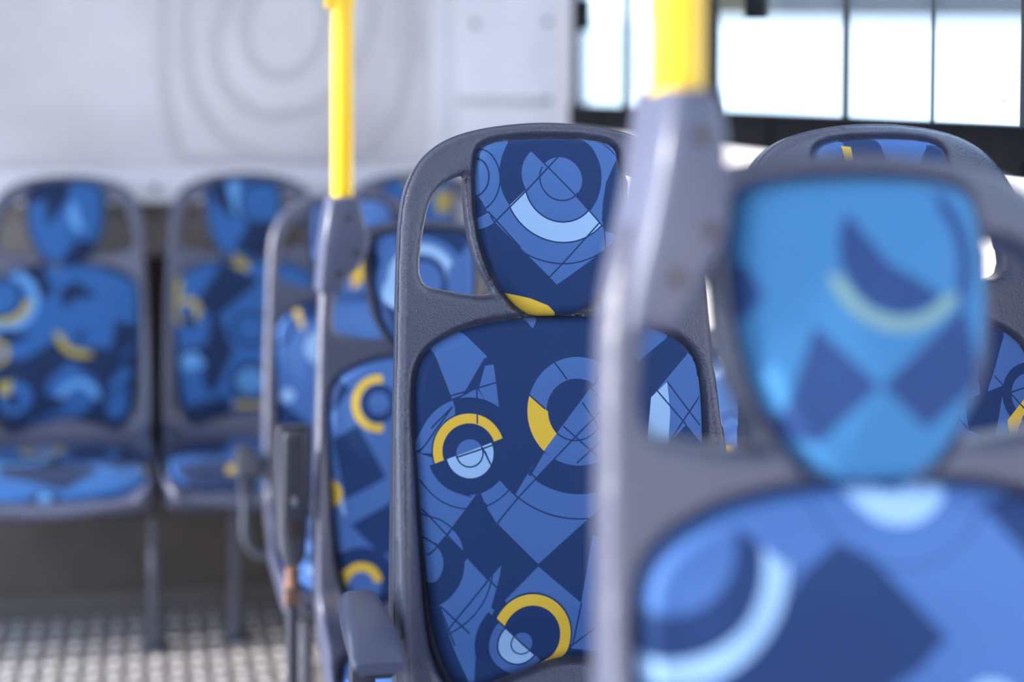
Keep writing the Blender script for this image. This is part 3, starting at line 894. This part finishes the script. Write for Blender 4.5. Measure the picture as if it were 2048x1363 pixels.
def mirror(pts): return pts + [(-x, s) for x, s in reversed(pts) if abs(x) > 1e-6]
OUT = mirror([(0, -.003), (-.078, .003), (-.137, .018), (-.177, .044), (-.202, .083), (-.2145, .131), (-.221, .214), (-.2255, .31), (-.232, .443),
              (-.236, .58), (-.238, .68), (-.236, .76), (-.236, .82), (-.241, .90), (-.2455, 1.0), (-.2455, 1.16), (-.240, 1.222), (-.208, 1.272), (-.12, SMAX - .012), (0, SMAX)])
HOLE = [(-.118, .070), (-.139, .0755), (-.160, .090), (-.1745, .115), (-.184, .153), (-.1895, .190), (-.188, .211), (-.178, .2225), (-.160, .2275),
        (-.120, .2355), (-.090, .2375), (-.084, .233), (-.0885, .221), (-.101, .200), (-.1105, .173), (-.116, .140), (-.1185, .105), (-.1195, .080)]
HOLE_R = [(-x, s) for x, s in HOLE]
HEAD = mirror([(0, .018), (-.045, .0195), (-.077, .0235), (-.096, .033), (-.1025, .052), (-.105, .085), (-.1045, .120), (-.100, .156), (-.0905, .192),
               (-.076, .222), (-.058, .247), (-.042, .2605), (-.026, .2665), (0, .2675)])
PAD = mirror([(0, .269), (-.06, .2715), (-.12, .281), (-.165, .2985), (-.1905, .320), (-.201, .350), (-.2035, .40), (-.2015, .46), (-.198, .53), (-.193, .60),
              (-.187, .66), (-.178, .705), (-.160, .742), (-.135, .752), (-.08, .738), (0, .722)])
SEATP = mirror([(0, .845), (-.10, .850), (-.165, .870), (-.205, .92), (-.224, 1.00), (-.228, 1.10), (-.218, 1.175), (-.182, 1.222), (-.10, 1.244), (0, 1.248)])
l_out, l_h1, l_h2, l_head, l_pad, l_seat = loop(OUT), loop(HOLE, 6), loop(HOLE_R, 6), loop(HEAD, 6), loop(PAD), loop(SEATP)

def step(x): x = np.clip(x, 0, 1); return x * x * (3 - 2 * x)
def rnd(d, r): d = np.clip(d, 0, r); return -r + np.sqrt(np.maximum(r * r - (r - d) ** 2, 0))
def shell_front(x, s, d):
    r = np.where(s < .75, .013, .012)
    n = rnd(d, .013)
    dp = np.full(len(x), 1e9)
    for lp in (l_head, l_pad, l_seat):
        e, _ = sdist(x, s, [lp]); g_ = step((s - .33) / .35) * (np.abs(x) > .12); n = n - (.012 + .012 * g_) * step((e + .009 + .010 * g_) / (.006 + .008 * g_))
    side = .24 - np.abs(x)
    wing = step((s - .30) / .35) * (1 - .5 * step((s - .86) / .1))
    n = n + .034 * wing * step(1 - side / .060) 
    return n
def shell_back(x, s, d):
    T = .045 + .022 * step((s - .3) / .4) - .012 * step((s - .9) / .2)
    T = T - .025 * step(d / .05)
    return -T - rnd(d, .010) 
def pad_front(top, r, T, dome):
    def f(x, s, d): return -.004 + T + r * 0 + rnd(d, r) * (T + .004) / r * 1.0 + dome * step(d / .09)
    return f
def pad_back(x, s, d): return np.full(len(x), -.020)

ME_SHELL = sheet('shell', [l_out, l_h1, l_h2], .004, shell_front, shell_back)
ME_HEAD = sheet('headrest_cushion', [l_head], .0035, pad_front(0, .016, .020, .010), pad_back)
ME_PAD = sheet('backrest_cushion', [l_pad], .004, pad_front(0, .013, .012, .010), pad_back)
ME_SEAT = sheet('seat_cushion', [l_seat], .0045, pad_front(0, .013, .014, .010), pad_back)
def bead():
    n = len(l_out); P = place(l_out[:, 0], l_out[:, 1], np.full(n, -.0135))
    pts = [Vector(p) for p in P]; b = MB(); seg = 8; V = []; Fc = []
    for i in range(n):
        t = (pts[(i + 1) % n] - pts[i - 1]).normalized(); u = Vector((0, 1, .01)); u = (u - t * u.dot(t)).normalized(); w_ = t.cross(u)
        V += [tuple(pts[i] + (u * math.cos(2 * PI * k / seg) + w_ * math.sin(2 * PI * k / seg)) * .0017) for k in range(seg)]
    for i in range(n):
        j = (i + 1) % n
        Fc += [(i * seg + k, i * seg + (k + 1) % seg, j * seg + (k + 1) % seg, j * seg + k) for k in range(seg)]
    import bmesh
    bm = bmesh.new(); bm.from_mesh(ME_SHELL)
    vs_ = [bm.verts.new(v) for v in V]
    for f_ in Fc: bm.faces.new([vs_[i] for i in f_]).smooth = True
    bm.to_mesh(ME_SHELL); bm.free()
bead()
for me in (ME_SHELL, ME_HEAD, ME_PAD, ME_SEAT): me.materials.append(M_SHELL)

H_TOP = 1.272                               # top edge of the backrest above the floor under it
def leg_mesh(x, y, ztop):
    b = MB(); b.tube([(x, y, 0.004), (x, y, ztop)], .016, 16); b.box(x - .035, x + .035, y - .03, y + .03, 0, .008, .002); return b

def arm_body(raised):
    """armrest: rounded top shell, dark underside with bolts; pivots at its rear end"""
    top = MB(); n = 14; rings = []
    for i in range(n + 1):
        t = i / n; y = .035 - .158 * t
        wd = .026 + .008 * math.sin(min(t * 1.2, 1) * PI / 2)
        hz = .022 - .016 * max(0, (t - .62) / .38) ** 2
        if i == 0: wd *= .75; hz *= .55
        if i == n: wd *= .90; hz *= .75
        zc = .012 - .012 * t * t
        lowr = -.022 - .022 * (1 - t) ** 2 + .012 * t
        ring = []
        for k in range(20):
            a = 2 * PI * k / 20; ca, sa = math.cos(a), math.sin(a)
            px = wd * math.copysign(abs(ca) ** .55, ca); pz = (hz if sa > 0 else -lowr) * math.copysign(abs(sa) ** .6, sa)
            ring.append((px, y, zc + pz))
        rings.append(ring)
    V = [v for g in rings for v in g]; Fc = []
    for i in range(n):
        for k in range(20): Fc.append((i * 20 + k, i * 20 + (k + 1) % 20, (i + 1) * 20 + (k + 1) % 20, (i + 1) * 20 + k))
    Fc += [tuple(range(20)), tuple(n * 20 + k for k in range(20))]
    top.add(V, Fc)
    return top

SEATS = 'blue patterned bus seats'
def make_seat(name, label, loc, mats, sx=1.0, arm=None, legs=((-.17, -.40), (.17, -.40)), group=SEATS):
    t = empty(name, loc, label=label, cat='bus seat', group=group)
    def part(nm, me, m):
        o = bpy.data.objects.new(nm, me); o.location = (0, 0, H_TOP); o.scale = (sx, 1, 1)
        link(o, t); o.material_slots[0].link = 'OBJECT'; o.material_slots[0].material = m; return o
    part('shell', ME_SHELL, M_SHELL); part('headrest_cushion', ME_HEAD, mats[0])
    part('backrest_cushion', ME_PAD, mats[1]); part('seat_cushion', ME_SEAT, mats[2])
    f = MB(); f.box(-.22 * sx, .22 * sx, -.43, -.39, .355, .395, .006); f.box(-.20 * sx, .20 * sx, -.20, -.16, .355, .395, .006)
    f.box(-.15, -.11, -.42, -.17, .36, .398, .006); f.box(.11, .15, -.42, -.17, .36, .398, .006)
    f.build('base_frame', M_DARK, t)
    for lx, ly in legs: leg_mesh(lx, ly, .37).build('leg', M_TUBE, t)
    if arm:
        p = (-.282, -.095, .617)
        a = arm_body(False).build('armrest', M_DARK if arm != 'down' else M_SHELL2, t, loc=p)  # lowered rear armrest gets the dark plastic to put its shading into the colour
        u = MB(); u.box(-.0225, .0225, -.118, .030, -.020, .004, .008)
        u_ = u.build('armrest_underside', M_DARK, a, label='dark charcoal underside')
        bo = MB(); bo.tube([(0, -.004, -.024), (0, -.004, -.015)], .010, 16); bo.build('bolt', M_BOLT, u_)
        bo = MB(); bo.tube([(0, -.038, -.023), (0, -.038, -.015)], .006, 16); bo.build('bolt', M_STEEL, u_)
        if arm == 'up':
            a.rotation_euler = (R(-86), 0, R(2)); a.scale = (1, 1.72, 1); a.location.z += .064
        j = MB(); j.tube([(p[0], p[1], p[2] - .075), (p[0], p[1], p[2] - .01)], .014, 14); j.box(p[0] - .016, p[0] + .016, p[1] - .014, p[1] + .014, p[2] - .085, p[2] - .05, .003)
        j.build('armrest_joint', M_RUST if arm == 'up' else M_TUBE, t)
        k = .16 if arm == 'up' else 0
        q = MB(); q.tube(smooth_path([(p[0], p[1], p[2] - .04), (p[0], p[1], .50 - k), (p[0], p[1], .43 - k), (p[0] + .02, p[1], .388 - k), (p[0] + .06, p[1] - .005, .374 - k), (-.16, p[1] - .01, .374 - k)], 8), .0125, 16)
        if k: q.box(-.18, -.155, p[1] - .022, p[1] + .004, .20, .37, .003)
        q.build('armrest_tube', M_DARK if arm == 'up' else M_TUBE, t)
    return t

T_ = PATTERNS['tile']
def fab(n, key, base=1, move=(0, 0, 0), ink=INK): return fabric('printed_cloth_' + n, PATTERNS[key], base, move, ink)
F_SEAT = fab('seat', 'tile', 1, (0, -.88, 0))
F_SEAT2 = fab('c', 'tile', 0, (0, -.86, -6), INK_REAR_DIM); F_G3 = fab('r', 'tile', 1, (.03, -.30, 8), INK_REAR_DIM)

make_seat('bus_seat', 'blue patterned grey-framed bus seat in sharp focus at the centre, armrest lowered beside it', (.566, 1.664, .228),
          (fab('d', 'main_head', 0), fab('e', 'main_back', 0), F_SEAT), arm='down')
make_seat('bus_seat', 'blue patterned bus seat against the windows, half hidden behind the blurred nearest seat', (1.070, 1.664, .224),
          (fab('f', 'side_head'), fab('g', 'side_back'), F_SEAT))
make_seat('bus_seat', 'very blurred nearest blue seat at right, bolted to the thick yellow pole', (.590, .955, .226),
          (fab('h', 'near_head', ink=INK_TEAL), fab('i', 'near_back'), F_SEAT), sx=1.03)
make_seat('bus_seat', 'blue seat with the thinner yellow pole, behind the sharp centre seat, armrest folded up', (.568, 2.45, 0),
          (fab('j', 'third_head', 0), fab('k', 'third_back'), F_SEAT), arm='up')
make_seat('bus_seat', 'blue seat seen in the narrow gap between the sharp centre seat and the nearest seat', (1.065, 2.45, 0),
          (fab('l', 'gap_head'), fab('s', 'gap_back'), F_SEAT))
make_seat('bus_seat', 'blue seat between the rear row and the seat with the thinner pole, dark armrest lowered', (.530, 3.10, 0),
          (fab('m', 'fourth_head'), fab('t', 'fourth_back'), F_SEAT), arm='dark')
make_seat('bus_seat', 'leftmost blue seat of the rear row, its whole seat cushion visible', (-.238, 3.78, 0),
          (fab('n', 'rear_head', ink=INK_REAR_DIM), fab('o', 'rear_back', ink=INK_REAR_DIM), fab('v', 'rear_seat', ink=INK_REAR_DIM)), sx=1.07, legs=((.26, -.44), (-.26, -.44)))
make_seat('bus_seat', 'second blue seat from the left in the rear row, behind the lowered dark armrest', (.308, 3.78, .004),
          (fab('p', 'corner_head', ink=INK_REAR_DIM), fab('q', 'corner_back', ink=INK_REAR_DIM), fab('w', 'corner_seat', ink=INK_REAR_DIM)), sx=1.07, legs=((-.06, -.42), (.24, -.42)))
make_seat('bus_seat', 'third rear-row blue seat, only its top showing right of the thinner pole', (.862, 3.78, 0),
          (fab('u', 'last_head', ink=INK_REAR_DIM), F_G3, F_SEAT2), sx=1.07, legs=((-.24, -.44), (.24, -.44)))

# ------------------------------------------------------------------ yellow grab poles bolted to two seats
def pole(label, seat, ztop, clamp, px, pl, scr):
    x0, y0, zt = seat[0], seat[1], seat[2] + H_TOP
    t = empty('grab_pole', (x0 + px, y0 + .012, zt - .137), label=label, cat='grab pole', group='yellow grab poles')
    zo = .137
    b = MB(); b.tube([(0, 0, zo + .045), (0, 0, ztop - zt + zo)], .0222, 32); b.build('pole', M_YEL, t)
    b = MB(); b.prism([(x - px, z + zo) for x, z in pl], -.050, .034, 'y', .009)
    br = b.build('bracket', M_SHELL2, t, label='grey pole bracket')
    for x, z in scr:
        MB().tube([(x - px, -.0515, z + zo), (x - px, -.045, z + zo)], .0065, 16).build('screw', M_BOLT, br)
    if clamp:
        b = MB(); b.tube([(0, 0, clamp - zt + zo), (0, 0, clamp + .07 - zt + zo)], .0245, 28)
        b.box(-.036, .0, -.018, .018, clamp - zt + zo, clamp + .07 - zt + zo, .006)
        b.build('clamp', M_YEL, t)
    return t
pole('thick blurred yellow pole rising from the grey bracket of the nearest seat', (.588, .955, .226), CEIL, 0, -.147,
     [(-.172, .050), (-.165, .057), (-.139, .057), (-.131, .051), (-.1245, .020), (-.1205, -.035), (-.122, -.056), (-.130, -.076), (-.149, -.107), (-.165, -.136), (-.207, -.136), (-.200, -.098), (-.190, -.059), (-.180, -.008)],
     ((-.149, .019), (-.139, -.056), (-.168, -.094)))
pole('thinner yellow pole left of the sharp centre seat, on the seat behind it', (.568, 2.45, 0), CEIL, 1.712, -.165,
     [(-.198, .050), (-.190, .056), (-.143, .056), (-.136, .050), (-.129, .020), (-.1175, -.020), (-.1165, -.040), (-.122, -.060), (-.140, -.088), (-.166, -.113), (-.170, -.137), (-.220, -.137), (-.213, -.040)],
     ((-.162, .015), (-.144, -.055), (-.180, -.098)))
